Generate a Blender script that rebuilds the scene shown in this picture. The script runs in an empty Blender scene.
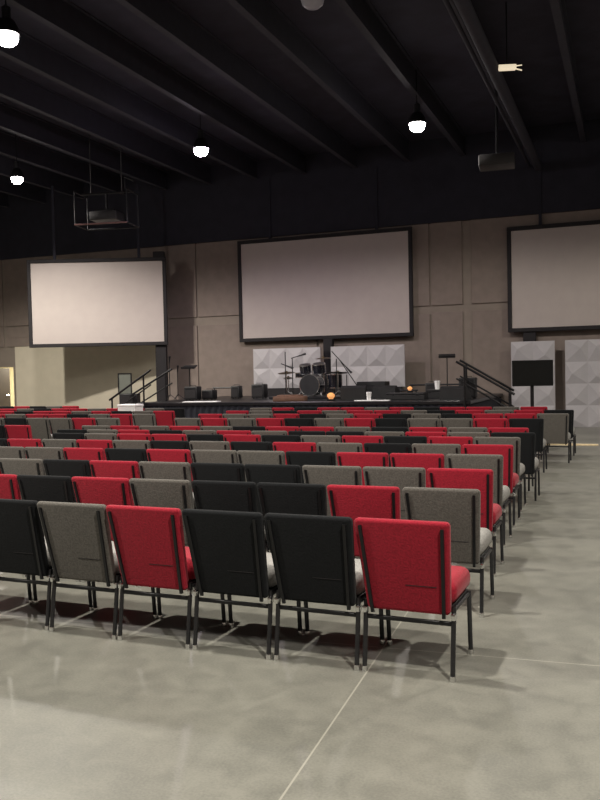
import bpy, bmesh, math, random
from mathutils import Vector, Matrix
random.seed(7)
SC = bpy.context.scene
COL = SC.collection
PI = math.pi

# ------------------------------------------------------------------ camera
FPX = 836.4
pi_, ro_, ya_, CH = -0.0343, -0.0211, 0.3754, 1.656
F = Vector((-math.sin(ya_)*math.cos(pi_), math.cos(ya_)*math.cos(pi_), math.sin(pi_)))
R = Vector((math.cos(ya_), math.sin(ya_), 0)); U = R.cross(F)
R2 = R*math.cos(ro_)+U*math.sin(ro_); U2 = -R*math.sin(ro_)+U*math.cos(ro_)
cd = bpy.data.cameras.new('camera'); cam = bpy.data.objects.new('camera', cd); COL.objects.link(cam)
cam.matrix_world = Matrix(((R2.x, U2.x, -F.x, 0), (R2.y, U2.y, -F.y, 0), (R2.z, U2.z, -F.z, CH), (0, 0, 0, 1)))
cd.sensor_fit = 'HORIZONTAL'; cd.sensor_width = 36; cd.lens = FPX/600*36; cd.clip_end = 200
SC.camera = cam
def at(px, py, Y):
    d = F*FPX + R2*(px-300) - U2*(py-400); d = d/d.y
    return Vector((0, 0, CH)) + d*Y

# ------------------------------------------------------------------ materials
def mat(name, col, rough=0.6, metal=0.0, noise=0.0, scale=20, bump=0.0, col2=None, emit=None, estr=0, spec=0.5, sheen=0):
    m = bpy.data.materials.new(name); m.use_nodes = True
    nt = m.node_tree; b = nt.nodes['Principled BSDF']
    b.inputs['Base Color'].default_value = (*col, 1); b.inputs['Roughness'].default_value = rough
    b.inputs['Metallic'].default_value = metal; b.inputs['Specular IOR Level'].default_value = spec
    if sheen: b.inputs['Sheen Weight'].default_value = sheen
    if emit: b.inputs['Emission Color'].default_value = (*emit, 1); b.inputs['Emission Strength'].default_value = estr
    if noise or bump:
        tc = nt.nodes.new('ShaderNodeTexCoord'); n = nt.nodes.new('ShaderNodeTexNoise')
        n.inputs['Scale'].default_value = scale; n.inputs['Detail'].default_value = 6
        nt.links.new(tc.outputs['Object'], n.inputs['Vector'])
        if noise:
            c2 = col2 or tuple(c*(1-noise) for c in col)
            r = nt.nodes.new('ShaderNodeValToRGB'); r.color_ramp.elements[0].position = .35; r.color_ramp.elements[1].position = .65
            r.color_ramp.elements[0].color = (*c2, 1); r.color_ramp.elements[1].color = (*col, 1)
            nt.links.new(n.outputs['Fac'], r.inputs['Fac']); nt.links.new(r.outputs['Color'], b.inputs['Base Color'])
        if bump:
            bp = nt.nodes.new('ShaderNodeBump'); bp.inputs['Strength'].default_value = bump; bp.inputs['Distance'].default_value = .01
            nt.links.new(n.outputs['Fac'], bp.inputs['Height']); nt.links.new(bp.outputs['Normal'], b.inputs['Normal'])
    return m
M = {}
M['red'] = mat('red_fabric', (.35, .012, .030), .85, noise=.3, scale=90, bump=.3, spec=.2, sheen=.1)
M['grey'] = mat('grey_fabric', (.125, .115, .105), .9, noise=.35, scale=90, bump=.3, spec=.2, sheen=.15)
M['black'] = mat('black_fabric', (.013, .014, .016), .9, noise=.3, scale=90, bump=.3, spec=.1, sheen=.05)
M['seatgrey'] = mat('grey_seat_fabric', (.34, .33, .32), .9, noise=.25, scale=90, bump=.3, spec=.2)
M['leg'] = mat('charcoal_metal', (.06, .06, .066), .28, metal=.8, noise=.15, scale=30)
M['frame'] = mat('black_metal', (.008, .008, .010), .4, metal=.3, noise=.2, scale=30)
M['chrome'] = mat('chrome', (.75, .75, .75), .18, metal=1, noise=.1, scale=40)
M['wall'] = mat('taupe_wall', (.225, .190, .160), .9, noise=.10, scale=3, bump=.08)
M['palewall'] = mat('pale_taupe_wall', (.56, .51, .41), .9, noise=.06, scale=3, bump=.08)
M['wallpanel'] = mat('taupe_wall_panel', (.215, .175, .152), .9, noise=.12, scale=4, bump=.08)
M['wallblack'] = mat('black_wall', (.022, .022, .034), .95, noise=.2, scale=3)
M['ceil'] = mat('hazed_black_ceiling', (.036, .034, .054), .95, noise=.3, scale=2)  # bluish lift in the black is lens-flare haze put into the colour
M['joist'] = mat('hazed_black_joist', (.027, .026, .040), .8, noise=.2, scale=5)  # black raised towards blue to carry the same painted haze
M['cream'] = mat('cream_wall', (.62, .57, .42), .9, noise=.06, scale=3)
M['screen'] = mat('screen_fabric', (.42, .37, .35), .75, noise=.04, scale=3)
M['velvet'] = mat('black_velvet', (.010, .008, .010), .8, noise=.2, scale=20)
M['stage'] = mat('stage_deck', (.007, .007, .010), .35, noise=.3, scale=6)
M['skirt'] = mat('navy_skirt', (.010, .011, .022), .85, noise=.3, scale=12, bump=.2)
M['white'] = mat('white_panel', (.40, .385, .40), .65, noise=.05, scale=6)
M['plastic'] = mat('black_plastic', (.008, .008, .010), .5, noise=.2, scale=15)
M['tv'] = mat('black_screen', (.010, .010, .010), .75, noise=.1, scale=8, spec=.15)
M['shell'] = mat('drum_shell', (.010, .011, .02), .25, noise=.3, scale=8)
M['head'] = mat('drum_head', (.018, .018, .022), .4, noise=.1, scale=8)
M['brass'] = mat('cymbal_brass', (.12, .085, .04), .35, metal=1, noise=.2, scale=10)
M['amber'] = mat('amber_lamp', (.5, .25, .08), .4, noise=.1, emit=(1, .42, .15), estr=.7)
M['brown'] = mat('brown_cardboard', (.15, .075, .05), .8, noise=.2, scale=10)
M['paper'] = mat('white_paper', (.85, .85, .86), .6, noise=.03, scale=5)
M['wood'] = mat('pale_wood', (.85, .68, .42), .45, noise=.2, scale=12)
M['maroon'] = mat('maroon_door', (.012, .005, .005), .6, noise=.2, scale=6)
M['board'] = mat('grey_board', (.12, .13, .11), .5, noise=.1, scale=6)
M['pinkbar'] = mat('dull_red_metal', (.22, .12, .12), .4, metal=.6, noise=.1)
M['housing'] = mat('lamp_housing', (.015, .015, .018), .5, metal=.5, noise=.1)
M['lens'] = mat('lamp_lens', (.9, .9, .9), .3, noise=.02, emit=(1, .93, .88), estr=60)
M['lensv'] = mat('violet_lamp_lens', (.9, .9, .9), .3, noise=.02, emit=(1, .85, 1), estr=60)
M['lensoff'] = mat('unlit_lens', (.35, .36, .42), .3, noise=.05)
M['lensdim'] = mat('dim_lens', (.8, .75, .65), .4, noise=.05, emit=(1, .85, .6), estr=.7)
M['projector'] = mat('projector_grey', (.03, .029, .03), .5, noise=.1)
M['switch'] = mat('white_switch', (.8, .8, .75), .5, noise=.05)

def floor_mat():
    m = bpy.data.materials.new('polished_concrete'); m.use_nodes = True; nt = m.node_tree; N = nt.nodes; L = nt.links
    b = N['Principled BSDF']; tc = N.new('ShaderNodeTexCoord')
    def noise(s, d=8, dist=0):
        n = N.new('ShaderNodeTexNoise'); n.inputs['Scale'].default_value = s; n.inputs['Detail'].default_value = d
        n.inputs['Distortion'].default_value = dist; L.new(tc.outputs['Object'], n.inputs['Vector']); return n
    n1 = noise(.9, 8, .6); n2 = noise(6, 8, .5); n3 = noise(80, 3)
    def math_(op, a, b_, c=None):
        k = N.new('ShaderNodeMath'); k.operation = op
        for i, v in enumerate((a, b_, c)):
            if v is None: continue
            if isinstance(v, (int, float)): k.inputs[i].default_value = v
            else: L.new(v, k.inputs[i])
        return k.outputs[0]
    s = math_('MULTIPLY_ADD', n1.outputs['Fac'], .30, math_('MULTIPLY_ADD', n2.outputs['Fac'], .38, math_('MULTIPLY', n3.outputs['Fac'], .32)))
    r = N.new('ShaderNodeValToRGB'); L.new(s, r.inputs['Fac'])
    r.color_ramp.elements[0].position = .40; r.color_ramp.elements[0].color = (.145, .144, .127, 1)
    r.color_ramp.elements[1].position = .60; r.color_ramp.elements[1].color = (.215, .211, .184, 1)
    # saw-cut joints on a 4.6 m grid, turned a little against the rows
    mp = N.new('ShaderNodeMapping'); mp.inputs['Rotation'].default_value = (0, 0, -.057)
    ang = -.057; jx, jy = -1.375, 4.76
    ox = jx*math.cos(ang)-jy*math.sin(ang); oy = jx*math.sin(ang)+jy*math.cos(ang)
    mp.inputs['Location'].default_value = (-ox, -oy, 0)
    L.new(tc.outputs['Object'], mp.inputs['Vector'])
    sx = N.new('ShaderNodeSeparateXYZ'); L.new(mp.outputs['Vector'], sx.inputs[0])
    ds = []
    for ch in 'XY':
        q = math_('ABSOLUTE', math_('SUBTRACT', math_('FRACT', math_('ADD', math_('DIVIDE', sx.outputs[ch], 4.6), .5), None), .5), None)
        ds.append(math_('LESS_THAN', q, .0045/4.6))
    j = math_('MAXIMUM', ds[0], ds[1])
    mx = N.new('ShaderNodeMix'); mx.data_type = 'RGBA'; L.new(j, mx.inputs[0]); L.new(r.outputs['Color'], mx.inputs[6]); mx.inputs[7].default_value = (.32, .31, .27, 1)
    # small pale paint specks
    v = N.new('ShaderNodeTexVoronoi'); v.inputs['Scale'].default_value = 1.6; L.new(tc.outputs['Object'], v.inputs['Vector'])
    sp = math_('LESS_THAN', v.outputs['Distance'], .016)
    m2 = N.new('ShaderNodeMix'); m2.data_type = 'RGBA'; L.new(sp, m2.inputs[0]); L.new(mx.outputs[2], m2.inputs[6]); m2.inputs[7].default_value = (.6, .58, .52, 1)
    L.new(m2.outputs[2], b.inputs['Base Color'])
    rr = N.new('ShaderNodeMapRange'); L.new(n2.outputs['Fac'], rr.inputs[0]); rr.inputs[3].default_value = .40; rr.inputs[4].default_value = .56
    L.new(rr.outputs[0], b.inputs['Roughness']); b.inputs['Specular IOR Level'].default_value = .45
    bp = N.new('ShaderNodeBump'); bp.inputs['Strength'].default_value = .06; L.new(n2.outputs['Fac'], bp.inputs['Height']); L.new(bp.outputs['Normal'], b.inputs['Normal'])
    return m
M['floor'] = floor_mat()

# ------------------------------------------------------------------ mesh helpers
class MB:
    def __init__(s): s.bm = bmesh.new()
    def box(s, x0, x1, y0, y1, z0, z1, bev=0, seg=2, mtx=None):
        b = bmesh.new(); bmesh.ops.create_cube(b, size=1)
        for v in b.verts: v.co = Vector(((x0+x1)/2+v.co.x*(x1-x0), (y0+y1)/2+v.co.y*(y1-y0), (z0+z1)/2+v.co.z*(z1-z0)))
        if bev: bmesh.ops.bevel(b, geom=list(b.edges), offset=bev, segments=seg, affect='EDGES', profile=.5)
        s.add(b, mtx); return s
    def add(s, b, mtx=None):
        if mtx is not None: bmesh.ops.transform(b, matrix=mtx, verts=b.verts)
        me = bpy.data.meshes.new('tmp'); b.to_mesh(me); b.free(); s.bm.from_mesh(me); bpy.data.meshes.remove(me)
    def tube(s, pts, r, seg=10, r2=None):
        pts = [Vector(p) for p in pts]; rings = []
        n = len(pts)
        for i, p in enumerate(pts):
            t = (pts[min(i+1, n-1)]-pts[max(i-1, 0)]).normalized()
            a = t.cross(Vector((0, 0, 1)) if abs(t.z) < .9 else Vector((1, 0, 0))).normalized(); b = t.cross(a)
            rr = r if r2 is None else r+(r2-r)*i/(n-1)
            rings.append([s.bm.verts.new(p+(a*math.cos(2*PI*k/seg)+b*math.sin(2*PI*k/seg))*rr) for k in range(seg)])
        for i in range(n-1):
            for k in range(seg): s.bm.faces.new((rings[i][k], rings[i][(k+1) % seg], rings[i+1][(k+1) % seg], rings[i+1][k]))
        s.bm.faces.new(rings[0][::-1]); s.bm.faces.new(rings[-1]); return s
    def lathe(s, prof, mtx=None, seg=24):
        b = bmesh.new(); rings = []
        for r, z in prof:
            rings.append([b.verts.new((max(r, 1e-4)*math.cos(2*PI*k/seg), max(r, 1e-4)*math.sin(2*PI*k/seg), z)) for k in range(seg)])
        for i in range(len(rings)-1):
            for k in range(seg): b.faces.new((rings[i][k], rings[i][(k+1) % seg], rings[i+1][(k+1) % seg], rings[i+1][k]))
        b.faces.new(rings[0][::-1]); b.faces.new(rings[-1]); s.add(b, mtx); return s
    def build(s, name, m, parent=None, smooth=True, loc=None):
        bmesh.ops.recalc_face_normals(s.bm, faces=s.bm.faces)
        me = bpy.data.meshes.new(name); s.bm.to_mesh(me); s.bm.free(); me.materials.append(m)
        if smooth:
            me.polygons.foreach_set('use_smooth', [True]*len(me.polygons)); me.set_sharp_from_angle(angle=math.radians(40))
        o = bpy.data.objects.new(name, me); COL.objects.link(o)
        if parent: o.parent = parent
        if loc is not None: o.location = loc
        return o
def T(x, y, z): return Matrix.Translation((x, y, z))
def RX(a): return Matrix.Rotation(a, 4, 'X')
def RY(a): return Matrix.Rotation(a, 4, 'Y')
def RZ(a): return Matrix.Rotation(a, 4, 'Z')
def tag(o, label, cat, group=None, kind=None):
    o['label'] = label; o['category'] = cat
    if group: o['group'] = group
    if kind: o['kind'] = kind
    return o
def thing(name, label, cat, loc=(0, 0, 0), rz=0, group=None):
    o = bpy.data.objects.new(name, None); COL.objects.link(o); o.empty_display_size = .1
    o.location = loc; o.rotation_euler = (0, 0, rz); return tag(o, label, cat, group)
def struct(name, mb, m, smooth=False):
    o = mb.build(name, m, smooth=smooth); o['kind'] = 'structure'; return o
def copy_tree(o, parent=None, keep=None):
    c = o.copy(); COL.objects.link(c); c.parent = parent
    for ch in o.children:
        if keep is None or ch.name.split('.')[0] in keep: copy_tree(ch, c, keep)
    return c

# ------------------------------------------------------------------ the hall
XL, XR, YF, YB, ZC = -23.0, 7.0, -7.0, 24.0, 8.2
struct('floor', MB().box(XL-.2, XR+.2, YF-.2, YB+3.2, -.2, 0), M['floor'])
struct('ceiling', MB().box(XL-.2, XR+.2, YF-.2, YB+.2, ZC, ZC+.2), M['ceil'])
struct('wall_left', MB().box(XL-.2, XL, YF, YB, 0, ZC), M['wallpanel'])
struct('wall_right', MB().box(XR, XR+.2, YF, YB, 0, ZC), M['wallpanel'])
struct('wall_front', MB().box(XL-.2, XR+.2, YF-.2, YF, 0, ZC), M['wallpanel'])
DX0, DX1, DZ = -21.75, -20.35, 2.02
w = MB()
w.box(XL-.2, DX0, YB, YB+.2, 0, 5.83); w.box(DX1, XR+.2, YB, YB+.2, 0, 5.83); w.box(DX0, DX1, YB, YB+.2, DZ, 5.83)
struct('wall_back', w, M['wall'])
struct('wall_back_upper', MB().box(XL-.2, XR+.2, YB-.12, YB+.2, 5.83, ZC), M['wallblack'])
# raised panels of the back wall with reveals between them
pan = [(XL, -20.75, 3.47, 5.84), (-20.63, -12.96, 3.47, 5.84), (-12.90, -8.85, 3.47, 5.84), (-8.77, -5.35, 3.47, 5.84), (-5.29, -4.40, 3.47, 5.84), (-4.14, 1.5, 3.47, 5.84), (1.56, XR, 3.47, 5.84),
       (-20.63, -19.25, 3.05, 3.42), (XL, -20.75, 2.74, 3.42), (-20.63, -19.32, 2.74, 3.05),
       (-14.2, -12.96, 0, 3.2), (-12.90, -8.85, 0, 3.2), (-8.77, -5.35, 0, 3.24), (-5.29, -4.40, 0, 3.27), (-4.14, 1.5, 0, 3.27), (1.56, XR, 0, 3.27)]
for i, (a, b, c, d) in enumerate(pan):
    struct('trim_%d' % (i+1), MB().box(a, b, YB-.045, YB, c, d, bev=.008, seg=1), M['wallpanel'])
struct('trim_21', MB().box(DX1+.06, -14.2, YB-.02, YB, 0, 2.74), M['palewall'])
struct('baseboard_back', MB().box(-14.2, XR, YB-.06, YB-.045, 0, .12), M['velvet'])
# corridor behind the doorway at the far left
c = MB()
c.box(DX0-2, DX1+1.4, YB+3, YB+3.2, 0, 2.6); c.box(DX0-2.2, DX0-2, YB+.2, YB+3.2, 0, 2.6); c.box(DX1+1.4, DX1+1.6, YB+.2, YB+3.2, 0, 2.6)
struct('wall_corridor', c, M['cream'])
struct('ceiling_corridor', MB().box(DX0-2.2, DX1+1.6, YB+.2, YB+3.2, 2.6, 2.7), M['cream'])
d = MB(); d.box(DX0-.06, DX0, YB-.06, YB+.22, 0, DZ+.06); d.box(DX1, DX1+.06, YB-.06, YB+.22, 0, DZ+.06); d.box(DX0, DX1, YB-.06, YB+.22, DZ, DZ+.06)
struct('trim_20', d, M['wall'])
dl = MB().box(0, .93, -.022, .022, .01, DZ-.02, bev=.004, seg=1)
dr = dl.build('door_1', M['maroon'], smooth=False, loc=(DX0+.03, YB+.14, 0)); dr['kind'] = 'structure'; dr.rotation_euler = (0, 0, 1.30)
h = MB(); h.tube([(.85, -.03, 1.0), (.85, -.075, 1.0)], .012); h.tube([(.85, -.07, 1.0), (.74, -.07, 1.0)], .010)
h.build('door_handle', M['chrome'], dr)
sw = MB().box(-.06, .06, -.012, 0, -.09, .09, bev=.004, seg=1).build('light_switch', M['switch'], loc=at(20.5, 389, YB))
tag(sw, 'small white light switch on the pale wall beside the lit doorway', 'switch')

# ceiling joists and cross beams
jp = None; k = 0; x = XL+1.1
while x < XR:
    if jp is None:
        j = MB(); j.box(-.07, .07, YF+.02, YB-.13, -.03, .0); j.box(-.012, .012, YF+.02, YB-.13, -.55, -.03); j.box(-.07, .07, YF+.02, YB-.13, -.58, -.55)
        jp = j.build('ceiling_joist', M['joist'], smooth=False, loc=(x, 0, ZC)); tag(jp, 'long black steel joist running towards the stage under the dark ceiling', 'joist', 'steel joists under the ceiling')
    else:
        o = jp.copy(); COL.objects.link(o); o.location.x = x
    x += 1.6
bp_ = None
for y in (9.0,):
    if bp_ is None:
        j = MB(); j.box(XL+.01, XR-.01, -.1, .1, -.03, 0); j.box(XL+.01, XR-.01, -.015, .015, -.16, -.03); j.box(XL+.01, XR-.01, -.06, .06, -.18, -.16)
        bp_ = j.build('cross_beam', M['joist'], smooth=False, loc=(0, y, ZC-.58)); tag(bp_, 'black steel cross beam spanning the hall below the joists', 'beam')
    else:
        o = bp_.copy(); COL.objects.link(o); o.location.y = y
a0 = at(490, 0, 9.3)
dct = MB().tube([(-2.25, YF+.1, 7.05), (-2.25, YB-.3, 7.05)], .11, 16); dct.tube([(-2.5, YF+.1, 7.12), (-2.5, YB-.3, 7.12)], .04, 10)
for y in (3.5, 8.6, 15.0, 20.5): dct.tube([(-2.25, y, 7.1), (-2.25, y, ZC-.9)], .012, 6)
tag(dct.build('ceiling_pipe', M['joist']), 'dark pipe pair running along the ceiling above the right aisle', 'pipe')

# ------------------------------------------------------------------ chairs
def shear(v):  # back rest leans to the rear
    return v
def make_chair(kind):
    t = thing('stacking_chair', 'x', 'chair')
    fab = M[kind]; st = M['red'] if kind == 'red' else M['seatgrey']
    # back pad: rounded slab, leaning, slightly bowed
    b = bmesh.new(); nx, nz = 10, 10; W, H, TH = .262, .26, .028
    bmesh.ops.create_cube(b, size=1)
    for v in b.verts: v.co = Vector((v.co.x*2*W, v.co.y*2*TH, v.co.z*2*H))
    vert = [e for e in b.edges if abs(e.verts[0].co.x-e.verts[1].co.x) < 1e-4 and abs(e.verts[0].co.z-e.verts[1].co.z) < 1e-4]
    bmesh.ops.bevel(b, geom=vert, offset=.026, segments=5, affect='EDGES', profile=.5)
    rim = [e for e in b.edges if len(e.link_faces) == 2 and abs(abs(e.verts[0].co.y)-TH) < 1e-4 and abs(e.verts[0].co.y-e.verts[1].co.y) < 1e-4]
    bmesh.ops.bevel(b, geom=rim, offset=.020, segments=4, affect='EDGES', profile=.5)
    mb = MB()
    for v in b.verts:
        v.co.y += .02*(v.co.x/W)**2*-1*0
    for v in b.verts:
        z = v.co.z+.602; u = (z-.342)/.52
        v.co = Vector((v.co.x*(1-.0*u), v.co.y+.047-.125*u, z))
    for v in b.verts: v.co.x *= 1-.12*(1-(v.co.z-.342)/.52)
    mb.add(b); mb.build('backrest', fab, t)
    # dark upright strips on the rear of the pad
    for s in (-1, 1):
        q = MB(); n = 6
        def P(u, off): return Vector((s*.226*(1-.12*(1-u)), .047-.125*u-.028-off, .342+.52*u))
        for a in range(1):
            bb = bmesh.new(); vs = []
            for u in (-.03, .93):
                for dx in (-.009, .009):
                    for off in (-.004, .012):
                        p = P(u, off); vs.append(bb.verts.new((p.x+dx, p.y, p.z)))
            bmesh.ops.convex_hull(bb, input=vs); q.add(bb)
        q.build('back_post', M['frame'], t)
    q = MB(); zc = .50; yy = .047-.125*(zc-.342)/.52-.0285
    q.box(.0, .17, yy-.0012, yy+.002, zc-.002, zc+.002); q.build('pocket_slit', M['velvet'], t)
    # seat cushion
    b = bmesh.new(); bmesh.ops.create_cube(b, size=1)
    for v in b.verts: v.co = Vector((v.co.x*.50, (.285+v.co.y*.43), .442+v.co.z*.125))
    bmesh.ops.bevel(b, geom=list(b.edges), offset=.055, segments=6, affect='EDGES', profile=.5)
    for v in b.verts:
        if v.co.z > .46: v.co.z += .018*(1-((v.co.y-.285)/.215)**2)
    mb = MB(); mb.add(b); mb.build('seat', st, t)
    q = MB(); q.box(-.235, .235, (.08), .46, .362, .382, bev=.006, seg=1); q.build('seat_pan', M['frame'], t)
    # legs
    for s in (-1, 1):
        l = MB().tube([(s*.245, .050, .39), (s*.245, 0.0, .025)], .0135, 10).build('leg', M['leg'], t)
        MB().lathe([(.017, 0), (.018, .012), (.015, .03)], T(s*.245, 0, 0), 10).build('foot', M['chrome'], l)
        l = MB().tube([(s*.245, .43, .375), (s*.245, .46, .025)], .0135, 10).build('leg', M['leg'], t)
        MB().lathe([(.017, 0), (.018, .012), (.015, .03)], T(s*.245, .46, 0), 10).build('foot', M['chrome'], l)
        q = MB(); q.tube([(s*.243, .05, .362), (s*.243, .43, .362)], .011, 8); q.build('side_rail', M['leg'], t)
    q = MB(); q.box(-.245, .245, .028, .048, .285, .307, bev=.003, seg=1); q.build('stretcher', M['frame'], t)
    for s in (-1, 1):
        q = MB(); q.box(s*.248-.013, s*.248+.013, .012, .062, .318, .356, bev=.008, seg=2); q.build('ganging_bracket', M['chrome'], t)
    return t
protos = {k: make_chair(k) for k in ('red', 'grey', 'black')}
used = set()
KEEP = {'backrest', 'back_post', 'seat', 'seat_pan', 'leg', 'side_rail', 'stretcher'}
ORD = ['', 'nearest', 'second', 'third', 'fourth', 'fifth', 'sixth', 'seventh', 'eighth', 'ninth', 'tenth', 'eleventh', 'twelfth', 'thirteenth']
def nth(n):
    L = ['', 'first', 'second', 'third', 'fourth', 'fifth', 'sixth', 'seventh', 'eighth', 'ninth', 'tenth', 'eleventh', 'twelfth', 'thirteenth', 'fourteenth', 'fifteenth', 'sixteenth']
    return L[n]
PT = .5359
CN = {'r': 'red', 'g': 'grey', 'b': 'black'}
CL = {'r': 'red padded chair', 'g': 'mid-grey padded chair', 'b': 'black-backed padded chair'}
def put(kind, x, y, rz, label, group, far):
    if kind not in used: used.add(kind); o = protos[kind]
    else: o = copy_tree(protos[kind], None, KEEP if far else None)
    o.location = (x, y, 0); o.rotation_euler = (0, 0, rz); tag(o, label, 'chair', group)
def row(n, Y, XRt, cols, block='right', slope=0):
    XRt += .012
    grp = 'chairs in row %s of the %s block' % (nth(n), 'main' if block == 'right' else 'left')
    for i, c_ in enumerate(cols):
        rz = random.uniform(-.006, .006)-slope
        cx = XRt-PT*(i+.5)+random.uniform(-.003, .003)
        cy = Y+random.uniform(-.008, .008)+slope*(i-3)*PT
        if block == 'right':
            pos = 'at the right aisle end' if i == 0 else '%s from the right aisle' % nth(i+1)
            lab = '%s %s in the %s row from the camera' % (CL[c_], pos, ORD[n] if n > 1 else 'nearest')
            if n == 1: lab = '%s %s in the row nearest the camera' % (CL[c_], pos)
        else:
            pos = 'beside the left aisle' if i == 0 else '%s from the left aisle' % nth(i+1)
            lab = '%s %s, far left block, %s row back' % (CL[c_], pos, nth(n))
        put(CN[c_], cx, cy, rz, lab, grp, n > 6)
row(1, 4.395, -.865, 'rbbrgbr', slope=.028)
row(2, 5.556, -.915, 'grbbgrbr')
row(3, 6.647, -.994, 'rggbbgrbgr')
row(4, 7.769, -1.071, 'grrbggrbrggb')
row(5, 8.775, -1.107, 'rgbgrbgbgrgrb')
row(6, 9.738, -1.148, 'grbrgbrbrrgbb'[:12])
row(7, 10.42, -1.06, 'bgrgbbgrgbrgb'[:13])
row(8, 11.25, -1.22, 'rgrbgrrbgrgrg'[:13])
row(9, 13.25, -1.22, 'brggbrgbrgrg')
row(10, 14.62, -.94, 'grrbgbrgbrggr')
row(11, 15.83, -.93, 'brgrbgrrgrbgr')
row(12, 17.1, -1.5, 'rgrrbrgrrbrgb'[:12])
row(7, 10.42, -9.50, 'bg', 'left')
row(8, 11.25, -9.19, 'rb', 'left')
row(9, 13.25, -8.80, 'grggbg', 'left')
row(10, 14.62, -8.88, 'grgbrrgr', 'left')
row(11, 15.83, -9.13, 'rgbrgrrbr', 'left')
row(12, 17.1, -9.60, 'bgrrgrrbgr', 'left')
row(13, 18.55, -13.6, 'rgbrb', 'left')

# ------------------------------------------------------------------ stage
SX0, SX1, SY0, SZ = -12.0, -3.3, 18.75, .92
st = thing('stage', 'long low black stage in front of the middle screen', 'stage', (0, 0, 0))
MB().box(SX0, SX1, SY0, YB-.07, SZ-.08, SZ, bev=.01, seg=1).build('deck', M['stage'], st, False)
q = bmesh.new(); n = 240; y0 = SY0+.05; vv = []
mb = MB()
for i in range(n+1):
    x = SX0+.04+(SX1-SX0-.08)*i/n; y = y0+.018*math.sin(i*1.3)
    vv.append((mb.bm.verts.new((x, y, .0)), mb.bm.verts.new((x, y, SZ-.08)), mb.bm.verts.new((x, y+.02, 0)), mb.bm.verts.new((x, y+.02, SZ-.08))))
for a, b in zip(vv, vv[1:]):
    for p, q_ in ((0, 1), (1, 3), (3, 2), (2, 0)): mb.bm.faces.new((a[p], b[p], b[q_], a[q_]))
mb.build('skirt', M['skirt'], st)
MB().box(SX0+.05, SX0+.1, SY0+.1, YB-.07, 0, SZ-.08).build('side_panel', M['skirt'], st, False)
MB().box(SX1-.1, SX1-.05, SY0+.1, YB-.07, 0, SZ-.08).build('side_panel', M['skirt'], st, False)

def stairs(name, label, x0, x1, y0, y1):  # x0 = stage side, x1 = foot
    t = thing(name, label, 'stairs', ((x0+x1)/2, y0, 0)); L = t.location; nst = 4
    q = MB(); sgn = 1 if x1 > x0 else -1
    for i in range(nst):
        z = SZ*(nst-i)/(nst+1); a = x0+(x1-x0)*i/nst; b = x0+(x1-x0)*(i+1)/nst
        q = MB(); q.box(min(a, b)-L.x, max(a, b)-L.x, 0, y1-y0, z-.04, z, bev=.005, seg=1); q.build('tread', M['stage'], t, False)
    for yy in (0, y1-y0-.04):
        q = MB(); bb = bmesh.new(); vs = []
        for y in (yy, yy+.04):
            for (x, z) in ((x0-L.x+.01*sgn, 0), (x1-L.x, 0), (x1-L.x, .12), (x0-L.x+.01*sgn, SZ*nst/(nst+1)-.05)):
                vs.append(bb.verts.new((x, y, z)))
        bmesh.ops.convex_hull(bb, input=vs); q.add(bb); q.build('stringer', M['plastic'], t, False)
    return t
stairs('stage_stairs', 'black stairs with handrails at the left end of the stage', -12.02, -13.1, 18.8, 19.9)
stairs('stage_stairs', 'black stairs with handrails at the right end of the stage', -3.28, -2.2, 18.8, 19.9)
def handrail(label, a, b, Y, posts, mid=.38):
    t = thing('handrail', label, 'handrail', (a[0], Y, 0)); ax = a[0]
    def zz(x, o=0): return a[1]+(b[1]-a[1])*(x-a[0])/(b[0]-a[0])-o
    MB().box(-.001, .001, -.001, .001, 0, .001).bm.free()
    MB().tube([(0, 0, a[1]), (b[0]-ax, 0, b[1])], .028, 8).build('top_rail', M['frame'], t)
    MB().tube([(.0, 0, a[1]-mid), (b[0]-ax, 0, b[1]-mid)], .020, 8).build('middle_rail', M['frame'], t)
    for x, z0 in posts: MB().tube([(x-ax, 0, z0), (x-ax, 0, zz(x))], .024, 8).build('post', M['frame'], t)
    return t
handrail('sloping black handrail on the near side of the left stage stairs', (-12.78, 1.0), (-11.5, 1.77), 18.70, [(-12.7, 0), (-11.72, 0)])
handrail('sloping black handrail on the far side of the left stage stairs', (-12.95, 1.07), (-11.6, 1.79), 19.95, [(-12.85, 0), (-11.8, SZ)])
handrail('sloping black handrail on the near side of the right stage stairs', (-3.60, 1.80), (-2.33, 1.05), 18.70, [(-3.42, 0), (-2.42, 0)])
handrail('sloping black handrail on the far side of the right stage stairs', (-3.75, 1.84), (-2.5, 1.10), 19.95, [(-3.6, SZ), (-2.6, 0)])

# ------------------------------------------------------------------ projection screens
def proj_screen(label, cx, cy, cz, w, h, rz, post=None, posty=0.12):
    t = thing('projection_screen', label, 'screen', (cx, cy, cz), rz)
    MB().box(-w/2, w/2, -.01, .01, -h/2, h/2).build('screen_fabric', M['screen'], t, False)
    f = MB(); e = .11
    f.box(-w/2-e, w/2+e, -.05, .04, h/2, h/2+e, bev=.01, seg=1); f.box(-w/2-e, w/2+e, -.05, .04, -h/2-e, -h/2, bev=.01, seg=1)
    f.box(-w/2-e, -w/2, -.05, .04, -h/2, h/2, bev=.01, seg=1); f.box(w/2, w/2+e, -.05, .04, -h/2, h/2, bev=.01, seg=1)
    f.build('frame', M['velvet'], t, False)
    if post is not None:
        MB().box(post-.17, post+.17, .05, .3, -cz+.0, h/2+.3, bev=.01, seg=1).build('post', M['velvet'], t, False)
    for s in (-1, 1): MB().box(s*w*.32-.04, s*w*.32+.04, .04, .10, h/2-.2, ZC-cz-.6).build('hanger', M['wallblack'], t, False)
    return t
proj_screen('large blank projection screen hanging over the middle of the stage', -8.58, 23.8, 4.18, 5.34, 2.93, 0, None)
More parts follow.
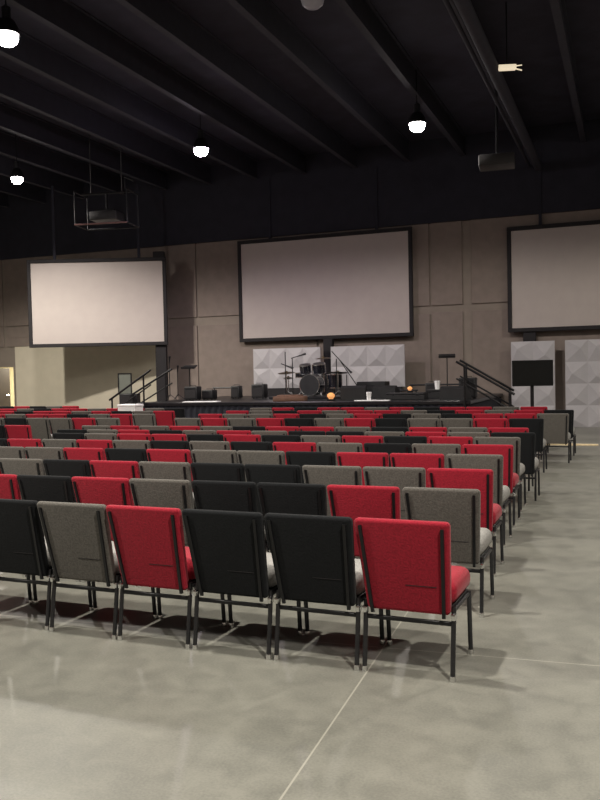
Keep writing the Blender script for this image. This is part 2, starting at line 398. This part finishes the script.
mp_ = MB().box(-.14, .14, -.1, .1, SZ, 2.6, bev=.01, seg=1).build('screen_post', M['velvet'], smooth=False, loc=(-8.35, 23.62, 0)); tag(mp_, 'dark upright post between the two white panels under the middle screen', 'post')
proj_screen('blank projection screen at the right edge of the frame over white panels', -.86, 23.8, 4.06, 4.3, 2.68, 0, None)
tag(MB().box(-.17, .17, -.07, .07, 0, 2.6, bev=.01, seg=1).build('screen_post', M['velvet'], smooth=False, loc=(-2.55, 23.86, 0)), 'dark post below the right screen, mostly behind the narrow white panel', 'post')
proj_screen('blank projection screen at the far left, turned towards the seats', -15.47, 22.15, 3.94, 4.12, 2.52, .3754, 1.93)

# ------------------------------------------------------------------ white relief panels
def relief(label, x0, x1, y, z0, z1, cell, seed, group, ped=None):
    rnd = random.Random(seed); t = thing('relief_panel', label, 'panel', ((x0+x1)/2, y, z0), 0, group)
    W, H = x1-x0, z1-z0; nx, nz = max(1, round(W/cell)), max(1, round(H/cell)); mb = MB()
    mb.box(-W/2, W/2, -.02, .03, 0, H)
    for i in range(nx):
        for j in range(nz):
            a, b_ = -W/2+W*i/nx, -W/2+W*(i+1)/nx; c, d_ = H*j/nz, H*(j+1)/nz
            px = a+(b_-a)*(.5+rnd.uniform(-.22, .22)); pz = c+(d_-c)*(.5+rnd.uniform(-.22, .22))
            vs = [mb.bm.verts.new(p) for p in ((a, -.02, c), (b_, -.02, c), (b_, -.02, d_), (a, -.02, d_))]
            ap = mb.bm.verts.new((px, -.02-cell*.11, pz))
            for q in range(4): mb.bm.faces.new((vs[q], vs[(q+1) % 4], ap))
    mb.build('relief_face', M['white'], t, False)
    if ped: MB().box(-W/2+.1, W/2-.1, 0, .03, ped-z0, .0).build('support', M['velvet'], t, False)
    return t
relief('white faceted relief panel on the stage, left of the drum kit post', -10.68, -8.50, 23.3, 1.16, 2.36, .6, 1, None, SZ)
relief('white faceted relief panel on the stage, right of the drum kit post', -8.17, -5.95, 23.3, 1.16, 2.36, .6, 2, None, SZ)
relief('tall narrow white relief panel standing behind the black display', -3.02, -1.87, 23.6, 0.0, 2.34, .58, 3, None)
relief('wide white relief panel standing at the right edge of the frame', -1.6, 1.3, 23.6, 0.0, 2.34, .58, 4, None)

# ------------------------------------------------------------------ black display on a pole
p0 = at(532.5, 373, 19.2)
t = thing('display_stand', 'black rectangular display on a pole at the right end of the stage', 'display', (p0.x, 19.2, 0), .3)
MB().box(-.445, .445, -.035, .035, p0.z-.29, p0.z+.285, bev=.008, seg=1).build('panel', M['tv'], t, False)
MB().box(-.39, .39, -.038, -.034, p0.z-.23, p0.z+.24).build('screen', M['tv'], t, False)
MB().tube([(0, .07, .03), (0, .07, p0.z+.1)], .04, 12).build('pole', M['frame'], t)
MB().box(-.3, .3, -.25, .35, 0, .03, bev=.008, seg=1).build('base', M['frame'], t, False)

# ------------------------------------------------------------------ things on the stage
def stand_base(q, x, y, z, r=.19):
    for k in range(3):
        a = 2*PI*k/3+.4; q.tube([(x, y, z+.16), (x+r*math.cos(a), y+r*math.sin(a), z+.01)], .009, 6)
def mic_stand(label, px, Y, ztop, boom=None, pxr=0):
    b = at(px, 395, Y); t = thing('microphone_stand', label, 'microphone stand', (b.x, Y, SZ), pxr)
    q = MB(); stand_base(q, 0, 0, 0); q.build('tripod_base', M['frame'], t)
    MB().tube([(0, 0, .1), (0, 0, ztop-SZ)], .013, 8).build('pole', M['frame'], t)
    if boom:
        bx, bz, ex, ez = boom
        MB().tube([(bx, 0, bz-SZ), (ex, 0, ez-SZ)], .012, 8).build('boom', M['frame'], t); e = Vector((ex, 0, ez-SZ)); d = (e-Vector((bx, 0, bz-SZ))).normalized()
    else:
        e = Vector((0, 0, ztop-SZ)); d = Vector((.15, -.1, 1)).normalized()
    MB().tube([e-d*.02, e+d*.11, e+d*.12, e+d*.18], .018, 10, .032).build('microphone', M['plastic'], t)
    return t
mic_stand('tall microphone stand, leftmost on the stage by the left rail', 170, 20.6, 1.98)
mic_stand('shorter microphone stand second from the left end of the stage', 178, 20.9, 1.72)
mic_stand('tall microphone stand just left of the drum kit', 286, 19.75, 2.16, (-.12, 1.86, .04, 1.80))
mic_stand('microphone stand close to the left of the drum kit, behind the tall one', 293, 20.22, 2.0, (-.03, 2.0, .2, 2.06))
mic_stand('boom microphone stand leaning over the right of the drum kit', 337, 20.3, 1.96, (-.12, 2.15, .28, 1.72))
mic_stand('low boom microphone stand right of the drum kit', 347, 20.15, 1.55, (-.2, 1.95, .35, 1.15))

def music_stand(label, px, Y, ztop, w):
    b = at(px, 395, Y); t = thing('music_stand', label, 'music stand', (b.x, Y, SZ), .2)
    q = MB(); stand_base(q, 0, 0, 0); q.build('tripod_base', M['frame'], t)
    MB().tube([(0, 0, .1), (0, 0, ztop-SZ-.03)], .014, 8).build('pole', M['frame'], t)
    q = MB(); q.box(-w/2, w/2, -.17, .17, -.012, .012, bev=.004, seg=1, mtx=T(0, 0, ztop-SZ)@RX(.25)); q.box(-w/2, w/2, -.19, -.16, 0, .05, mtx=T(0, 0, ztop-SZ)@RX(.25))
    q.build('desk', M['plastic'], t, False)
music_stand('music stand with flat desk, on the left half of the stage', 190, 20.9, 1.84, .38)
music_stand('music stand with flat desk near the right stage stairs', 447.5, 21.3, 1.97, .42)

def amp(label, px, Y, w, h, dpt, z=SZ, rz=0, nm='guitar_amplifier', cat='amplifier'):
    b = at(px, 395, Y); t = thing(nm, label, cat, (b.x, Y, z), rz)
    MB().box(-w/2, w/2, 0, dpt, 0.02, h, bev=.02, seg=2).build('cabinet', M['plastic'], t)
    MB().box(-w/2+.04, w/2-.04, -.012, .004, .06, h*.75).build('grille', M['velvet'], t, False)
    MB().box(-w/2+.04, w/2-.04, -.01, .004, h*.8, h-.035).build('control_panel', M['housing'], t, False)
    q = MB(); q.tube([(-.1, dpt/2, h-.005), (-.09, dpt/2, h+.03), (.09, dpt/2, h+.03), (.1, dpt/2, h-.005)], .009, 6); q.build('handle', M['frame'], t)
    for sx in (-1, 1):
        for yy in (.05, dpt-.05): MB().lathe([(.02, 0), (.02, .025)], T(sx*(w/2-.05), yy, 0), 8).build('foot', M['frame'], t)
    return t
def wedge(label, px, Y, w, h, rz=0):
    b = at(px, 395, Y); t = thing('stage_monitor', label, 'monitor speaker', (b.x, Y, SZ), rz)
    bb = bmesh.new(); vs = [bb.verts.new(p) for x in (-w/2, w/2) for p in ((x, 0, 0), (x, .42, 0), (x, .42, h*.35), (x, .12, h), (x, 0, h*.85))]
    bmesh.ops.convex_hull(bb, input=vs); q = MB(); q.add(bb); q.build('cabinet', M['plastic'], t, False)
    n = Vector((0, h*.65, .30)).normalized(); q = MB(); mt = T(0, .27, h*.67)@Matrix.Rotation(-math.atan2(h*.65, .30), 4, 'X')
    q.box(-w/2+.04, w/2-.04, -.17, .17, -.005, .012, bev=.004, seg=1, mtx=mt); q.build('grille', M['velvet'], t, False)
amp('black amplifier under the left music stand', 190.5, 20.2, .40, .38, .28)
amp('black box speaker in the middle of the left half of the stage', 207, 20.6, .34, .27, .3)
amp('small black box speaker, third cabinet from the left on stage', 235, 21.4, .26, .36, .25)
amp('black amplifier in front of the left white relief panel', 257.5, 21.2, .38, .40, .3)
amp('tall black amplifier beside the right stage stairs', 467, 20.0, .40, .50, .3)
amp('black amplifier in front of the right music stand', 431, 21.5, .30, .36, .3)
wedge('black wedge monitor on the stage front below the right relief panel', 353, 19.4, .62, .36, .1)
wedge('black wedge monitor near the stage front, centre right', 384, 20.4, .60, .33, -.1)
wedge('black wedge monitor at the right end of the stage front', 452, 19.3, .62, .32, -.2)
# low black rails at the back of the stage
def low_rail(label, x0, x1, Y, z):
    t = thing('low_rail', label, 'rail', ((x0+x1)/2, Y, SZ)); W = x1-x0
    MB().tube([(-W/2, 0, z-SZ), (W/2, 0, z-SZ)], .022, 8).build('top_bar', M['frame'], t)
    for s in (-1, 1): MB().tube([(s*(W/2-.05), 0, 0), (s*(W/2-.05), 0, z-SZ)], .02, 8).build('post', M['frame'], t)
a = at(213, 388, 22.3); b = at(233, 387, 22.3); low_rail('thin black rail between two small speakers on the left of stage', a.x, b.x, 22.3, a.z)
a = at(410, 385, 22.3); b = at(462, 384, 22.3); low_rail('thin black rail across the right rear of the stage', a.x, b.x, 22.3, a.z)
a = at(358, 391, 22.0); b = at(418, 391, 22.0); low_rail('low black rail under the right white relief panel', a.x, b.x, 22.0, a.z)

# equipment cases along the stage front
def case(label, px, Y, w, h, d, z=SZ):
    b = at(px, 395, Y); t = thing('equipment_case', label, 'case', (b.x, Y, z), 0)
    MB().box(-w/2, w/2, 0, d, 0, h*.7, bev=.012, seg=1).build('case_body', M['plastic'], t, False)
    MB().box(-w/2, w/2, 0, d, h*.7+.004, h, bev=.012, seg=1).build('lid', M['plastic'], t, False)
    for s in (-.3, .3): MB().box(s*w-.02, s*w+.02, -.008, .004, h*.6, h*.8).build('latch', M['housing'], t, False)
case('flat black equipment case on the stage front, right of centre', 405, 19.5, .95, .17, .4)
case('black equipment case beside the drum kit on its right', 371, 21.5, .8, .42, .45)
case('black equipment case at the stage front beneath the white cup', 436, 20.3, .5, .22, .4)

# drum kit
DX, DY = at(313.5, 395, 21.3).x, 21.3
rs = MB().box(-1.0, 1.0, -.75, .95, 0, .06, bev=.008, seg=1).build('drum_riser', M['stage'], smooth=False, loc=(DX, DY, SZ)); tag(rs, 'low black platform carrying the drum kit on the stage', 'riser')
DZ0 = SZ+.06
def drum(q_name, t, r, depth, mtx):
    s = MB().lathe([(r, 0), (r, depth)], mtx, 28).build('shell', M['shell'], t)
    for z in (-.002, depth-.022): MB().lathe([(r+.012, z), (r+.012, z+.024), (r-.005, z+.026), (r-.005, z)], mtx, 28).build('hoop', M['chrome'], s)
    MB().lathe([(r*.98, depth-.002), (r*.98, depth+.004)], mtx, 28).build('drum_head', M['head'], t)
    for k in range(8):
        a = 2*PI*k/8; q = MB(); q.tube([mtx@Vector(((r+.014)*math.cos(a), (r+.014)*math.sin(a), .01)), mtx@Vector(((r+.014)*math.cos(a), (r+.014)*math.sin(a), depth-.01))], .006, 6)
        q.build('lug', M['chrome'], s)
t = thing('bass_drum', 'large dark bass drum with two rack toms in the drum kit', 'drum', (DX, DY, DZ0))
drum('b', t, .28, .42, T(0, .12, .30)@RX(PI/2))
drum('b', t, .15, .24, T(-.2, -.02, .62)@RX(.25)); drum('b', t, .165, .26, T(.2, -.02, .62)@RX(.25))
MB().tube([(0, -.05, .55), (0, -.05, .85)], .015, 8).build('tom_post', M['chrome'], t)
q = MB(); q.tube([(-.22, -.2, .14), (-.34, -.27, .011)], .01, 6); q.tube([(.22, -.2, .14), (.34, -.27, .011)], .01, 6); q.build('spur', M['chrome'], t)
t = thing('floor_tom', 'dark floor tom on three legs at the right of the drum kit', 'drum', (DX+.58, DY+.1, DZ0))
drum('b', t, .2, .38, T(0, 0, .2))
for k in range(3):
    a = 2*PI*k/3; MB().tube([(.215*math.cos(a), .215*math.sin(a), 0), (.215*math.cos(a), .215*math.sin(a), .45)], .008, 6).build('leg', M['chrome'], t)
t = thing('snare_drum', 'snare drum on a stand at the left of the drum kit', 'drum', (DX-.45, DY+.32, DZ0))
drum('b', t, .175, .14, T(0, 0, .5)); q = MB(); stand_base(q, 0, 0, 0, .22); q.tube([(0, 0, .1), (0, 0, .5)], .012, 8); q.build('snare_stand', M['chrome'], t)
def cymbal(label, x, y, z, r, tilt, hh=False):
    t = thing('hi_hat' if hh else 'cymbal_stand', label, 'cymbal', (DX+x, DY+y, DZ0 if abs(x) < .98 and -.7 < y < .9 else SZ))
    q = MB(); stand_base(q, 0, 0, 0, .2); q.build('tripod_base', M['chrome'], t); h = z-t.location.z
    MB().tube([(0, 0, .1), (0, 0, h+.05)], .012, 8).build('pole', M['chrome'], t)
    for k in range(2 if hh else 1): MB().lathe([(r, -.004-k*.03), (r*.5, .018-k*.03), (r*.16, .026-k*.03), (.03, .05-k*.03), (.012, .052-k*.03)], T(0, 0, h)@RX(tilt), 28).build('cymbal', M['brass'], t)
cymbal('crash cymbal on a stand, left side of the drum kit', -.72, -.15, 1.62, .24, .15)
cymbal('hi-hat cymbals at the far left of the drum kit', -.85, .3, 1.48, .18, 0, True)
cymbal('ride cymbal on a stand, right side of the drum kit', .78, -.2, 1.60, .27, -.12)
cymbal('high crash cymbal in the middle rear of the drum kit', .15, .45, 2.0, .23, .1)
t = thing('drum_throne', 'round black drum stool behind the bass drum', 'stool', (DX-.02, DY+.62, DZ0))
MB().lathe([(.17, .46), (.18, .50), (.165, .54), (.1, .55)], None, 24).build('seat', M['plastic'], t); q = MB(); stand_base(q, 0, 0, 0, .22); q.tube([(0, 0, .1), (0, 0, .47)], .015, 8); q.build('tripod_base', M['chrome'], t)

# small things at the stage front
def cup(label, px, py, Y, z, h=.16, r=.05, m='paper'):
    b = at(px, py, Y); t = thing('cup', label, 'cup', (b.x, Y, z))
    MB().lathe([(r*.75, 0), (r, h*.9)], None, 18).build('cup_body', M[m], t); MB().lathe([(r*1.08, h*.9), (r*1.08, h*.97), (r*.9, h)], None, 18).build('lid', M[m], t)
cup('white cup standing on the stage front, right of the white papers', 369, 400, 18.95, SZ+.023, .19, .06)
cup('white cup on the black case near the right end of the stage', 437.5, 397, 20.45, SZ+.22, .21, .07)
a = at(372, 401, 18.95)
tag(MB().box(-.42, .42, -.07, .09, 0, .022, bev=.004, seg=1).build('paper_stack', M['paper'], smooth=False, loc=(a.x-.0-.0, 18.95, SZ)), 'flat strip of white papers on the stage front edge', 'papers')
bpy.data.objects['paper_stack'].location.x += .62*0
a = at(199, 402, 18.9)
tag(MB().box(-.45, .5, -.1, .2, 0, .02, bev=.004, seg=1, mtx=RZ(.06)).build('deck_glare_sheet', M['paper'], smooth=False, loc=(a.x, 18.95, SZ)), 'pale sheet standing in for glare on the stage front, left', 'papers')  # white sheet added to imitate the shine on the dark deck
def amber(label, px, Y, s, z=SZ):
    b = at(px, 398, Y); t = thing('stage_lamp', label, 'lamp', (b.x, Y, z))
    MB().box(-.09*s, .09*s, -.05, .08, 0, .05, bev=.008, seg=1).build('lamp_base', M['housing'], t, False)
    MB().lathe([(.05*s, 0), (.1*s, .07*s), (.09*s, .12*s), (.03*s, .16*s)], T(0, 0, .05), 18).build('lamp_shade', M['amber'], t)
amber('small amber lamp glowing at the stage front below the drum kit', 331, 19.1, .95)
amber('tiny amber light on a black case on the right of the stage', 410, 19.7, .6, SZ+.17)
# brown box at the stage front
b_ = at(289, 405, 18.98); t = thing('cardboard_box', 'brown box on the stage front edge, left of the amber lamp', 'box', (b_.x, 19.05, SZ), .1)
MB().box(-.40, .40, -.15, .2, 0, .13, bev=.02, seg=2).build('box_body', M['brown'], t); MB().box(-.3, .3, -.12, .18, .128, .16, bev=.01, seg=1).build('box_lid', M['brown'], t)
# white box on the chairs at the left
t = thing('storage_box', 'white box standing on a chair seat near the left stage stairs', 'box', (-10.47, 16.12, .525), -.06)
MB().box(-.235, .235, -.15, .17, 0, .42, bev=.01, seg=1).build('box_body', M['paper'], t, False); MB().box(-.245, .245, -.16, .18, .42, .47, bev=.008, seg=1).build('box_lid', M['paper'], t, False)
# small framed board behind the left rail
b_ = at(125, 385, 20.6); t = thing('framed_board', 'small grey board with dark frame behind the left stair rail', 'board', (b_.x, 20.6, 0), .35)
MB().box(-.17, .17, -.015, .015, 1.12, 1.68).build('board', M['board'], t, False); f = MB()
for bx_ in ((-.2, -.17, 1.09, 1.71), (.17, .2, 1.09, 1.71), (-.17, .17, 1.68, 1.71), (-.17, .17, 1.09, 1.12)): f.box(bx_[0], bx_[1], -.025, .025, bx_[2], bx_[3])
f.build('frame', M['frame'], t, False)
for s in (-1, 1): MB().tube([(s*.16, 0, 0), (s*.16, 0, 1.1)], .018, 8).build('leg', M['frame'], t)
# speaker cabinets on the floor beyond the board
t = thing('floor_speaker', 'black speaker cabinet at the foot of the small framed board', 'speaker', (at(128, 398, 20.0).x, 20.0, 0), .3)
MB().box(-.25, .25, .0, .4, .02, 1.12, bev=.015, seg=1).build('cabinet', M['plastic'], t); MB().box(-.22, .22, -.012, .003, .08, 1.06).build('grille', M['velvet'], t, False)
for sx in (-1, 1):
    for yy in (.06, .34): MB().lathe([(.025, 0), (.025, .025)], T(sx*.2, yy, 0), 8).build('foot', M['frame'], t)
# plank on the floor
a = at(541, 444.5, 18.3)
tag(MB().box(0, 1.35, -.06, .06, 0, .03, bev=.004, seg=1).build('wooden_plank', M['wood'], smooth=False, loc=(-1.95, 18.2, 0)), 'pale wooden plank lying on the floor at the far aisle end', 'plank')

# ------------------------------------------------------------------ ceiling equipment
def high_bay(label, x, y, z, lens='lens', power=0, col=(1, .93, .85), group=None, s=1.0):
    t = thing('high_bay_light', label, 'ceiling light', (x, y, z), 0, group)
    MB().lathe([(.20*s, 0), (.185*s, .10), (.12*s, .22), (.07*s, .25), (.07*s, .42), (.03, .45)], None, 24).build('housing', M['housing'], t)
    MB().lathe([(.03*s, -.17*s), (.10*s, -.155*s), (.15*s, -.11*s), (.17*s, -.04*s), (.17*s, .004)], None, 24).build('lens', M[lens], t)
    MB().tube([(0, 0, .44), (0, 0, ZC-z)], .012, 8).build('hanging_rod', M['housing'], t)
    if power:
        ld = bpy.data.lights.new('high_bay_lamp', 'SPOT'); ld.energy = power; ld.spot_size = math.radians(156); ld.spot_blend = .35; ld.shadow_soft_size = .12; ld.color = col
        lo = bpy.data.objects.new('lamp', ld); COL.objects.link(lo); lo.parent = t; lo.location = (0, 0, -.32)
    return t
GZ = 7.0
PW = 1500
high_bay('lit round ceiling lamp at the top left corner of the frame', -9.0, 10.69, GZ, power=PW*.5)
high_bay('lit violet-white ceiling lamp above and left of the middle screen', -9.46, 17.91, GZ, 'lensv', PW*.35, (1, .86, .95))
high_bay('lit ceiling lamp above the right edge of the middle screen', -4.27, 18.16, GZ, power=PW*.35)
high_bay('lit ceiling lamp at the left edge above the left screen', -15.25, 18.33, GZ, power=PW*.4, s=.9)
high_bay('unlit ceiling lamp at the top middle of the frame', -4.17, 11.4, GZ, 'lensoff')
OUT = 'ceiling lamps outside the frame'
for (x, y, p_) in ((-3.4, 3.7, 1.0), (1.8, 1.0, 1.25), (-8.8, 1.0, 1.15), (-14.6, 10.7, .4), (2.4, 10.8, .6), (2.4, 18.1, .35), (-15.9, 15.5, 1.6)):
    high_bay('lit round high-bay ceiling lamp of the same rows, outside the frame', x, y, GZ, power=PW*p_, group=OUT, col=(1, .94, .82))
ld = bpy.data.lights.new('corridor_lamp', 'AREA'); ld.energy = 420; ld.size = 1.0; ld.color = (1, .92, .7)
lo = bpy.data.objects.new('corridor_lamp', ld); COL.objects.link(lo); lo.location = (DX1-.5, YB+1.7, 2.55)
tag(lo, 'corridor ceiling lamp beyond the left doorway', 'ceiling light')
# small glowing fixture on the pipe
t = thing('emergency_light', 'small dim ceiling fixture with short arms, upper right', 'light', (-2.01, 15.6, 7.0), .3)
MB().box(-.16, .16, -.07, .07, 0, .08, bev=.015, seg=2).build('fixture_body', M['lensdim'], t)
for s in (-1, 1):
    MB().tube([(s*.1, 0, .03), (s*.26, -.03, -.03)], .012, 6).build('arm', M['lensdim'], t)
    MB().tube([(s*.12, 0, .06), (s*.27, .02, .08)], .010, 6).build('arm', M['lensdim'], t)
MB().tube([(0, 0, .07), (0, 0, ZC-7.0-.0)], .012, 8).build('hanging_rod', M['housing'], t)

def projector(label, x, y, z, rz, w, big=True):
    t = thing('ceiling_projector', label, 'projector', (x, y, z), rz)
    MB().box(-w/2, w/2, -.3, .3, 0, .24, bev=.03, seg=2).build('projector_body', M['projector'], t)
    MB().lathe([(.08, 0), (.08, .06), (.06, .08)], T(w*.22, .29, .12)@RX(-PI/2), 20).build('projector_lens', M['chrome'], t)
    if big:
        c1 = MB(); W = w/2+.35
        for yy in (-.4, .4):
            c1.tube([(-W, yy, -.12), (W, yy, -.12)], .025, 8)
        c1.tube([(-W, -.4, -.12), (-W, .4, -.12)], .02, 8); c1.tube([(W, -.4, -.12), (W, .4, -.12)], .02, 8); c1.build('cradle', M['housing'], t)
        MB().tube([(-W, -.43, -.12), (W, -.43, -.12)], .022, 8).build('front_bar', M['pinkbar'], t)
        for s in (-1, 1):
            for yy in (-.4, .4): MB().tube([(s*W, yy, -.12), (s*(W+.0), yy, .75)], .018, 8).build('cradle_upright', M['housing'], t)
        q = MB(); q.tube([(-W, 0, .75), (W, 0, .75)], .03, 8); q.tube([(-W, -.4, .75), (-W, .4, .75)], .02, 8); q.tube([(W, -.4, .75), (W, .4, .75)], .02, 8)
        q.tube([(W-.05, -.4, 1.05), (W+.25, -.55, .9)], .02, 8); q.tube([(W-.05, -.4, .75), (W-.05, -.4, 1.06)], .015, 6); q.build('cross_frame', M['housing'], t)
        q = MB(); q.box(-w/2+.1, w/2-.1, -.2, .2, .23, .30); q.tube([(0, 0, .28), (0, 0, .76)], .03, 8); q.build('mount_plate', M['housing'], t)
        for s in (-.6, .6): MB().tube([(s*W, 0, .75), (s*W, 0, ZC-z)], .014, 8).build('hanging_rod', M['projector'], t)
    else:
        q = MB(); q.tube([(0, 0, .23), (0, 0, ZC-z)], .03, 8); q.build('hanging_rod', M['housing'], t)
b_ = at(107, 214, 19.0); projector('projector in a hanging metal cradle, left of the middle screen', b_.x, 19.0, b_.z-.2, .2, .75)
b_ = at(497, 163, 18.5); projector('small grey projector hanging above the right side of the stage', b_.x, 18.5, b_.z-.1, .1, .75, False)

# ------------------------------------------------------------------ world & view
w_ = bpy.data.worlds.new('World'); SC.world = w_; w_.use_nodes = True
w_.node_tree.nodes['Background'].inputs[0].default_value = (.02, .02, .03, 1); w_.node_tree.nodes['Background'].inputs[1].default_value = 1
vs_ = SC.view_settings; vs_.view_transform = 'Standard'; vs_.look = 'None'; vs_.gamma = 1; vs_.use_curve_mapping = False; vs_.exposure = 0.0
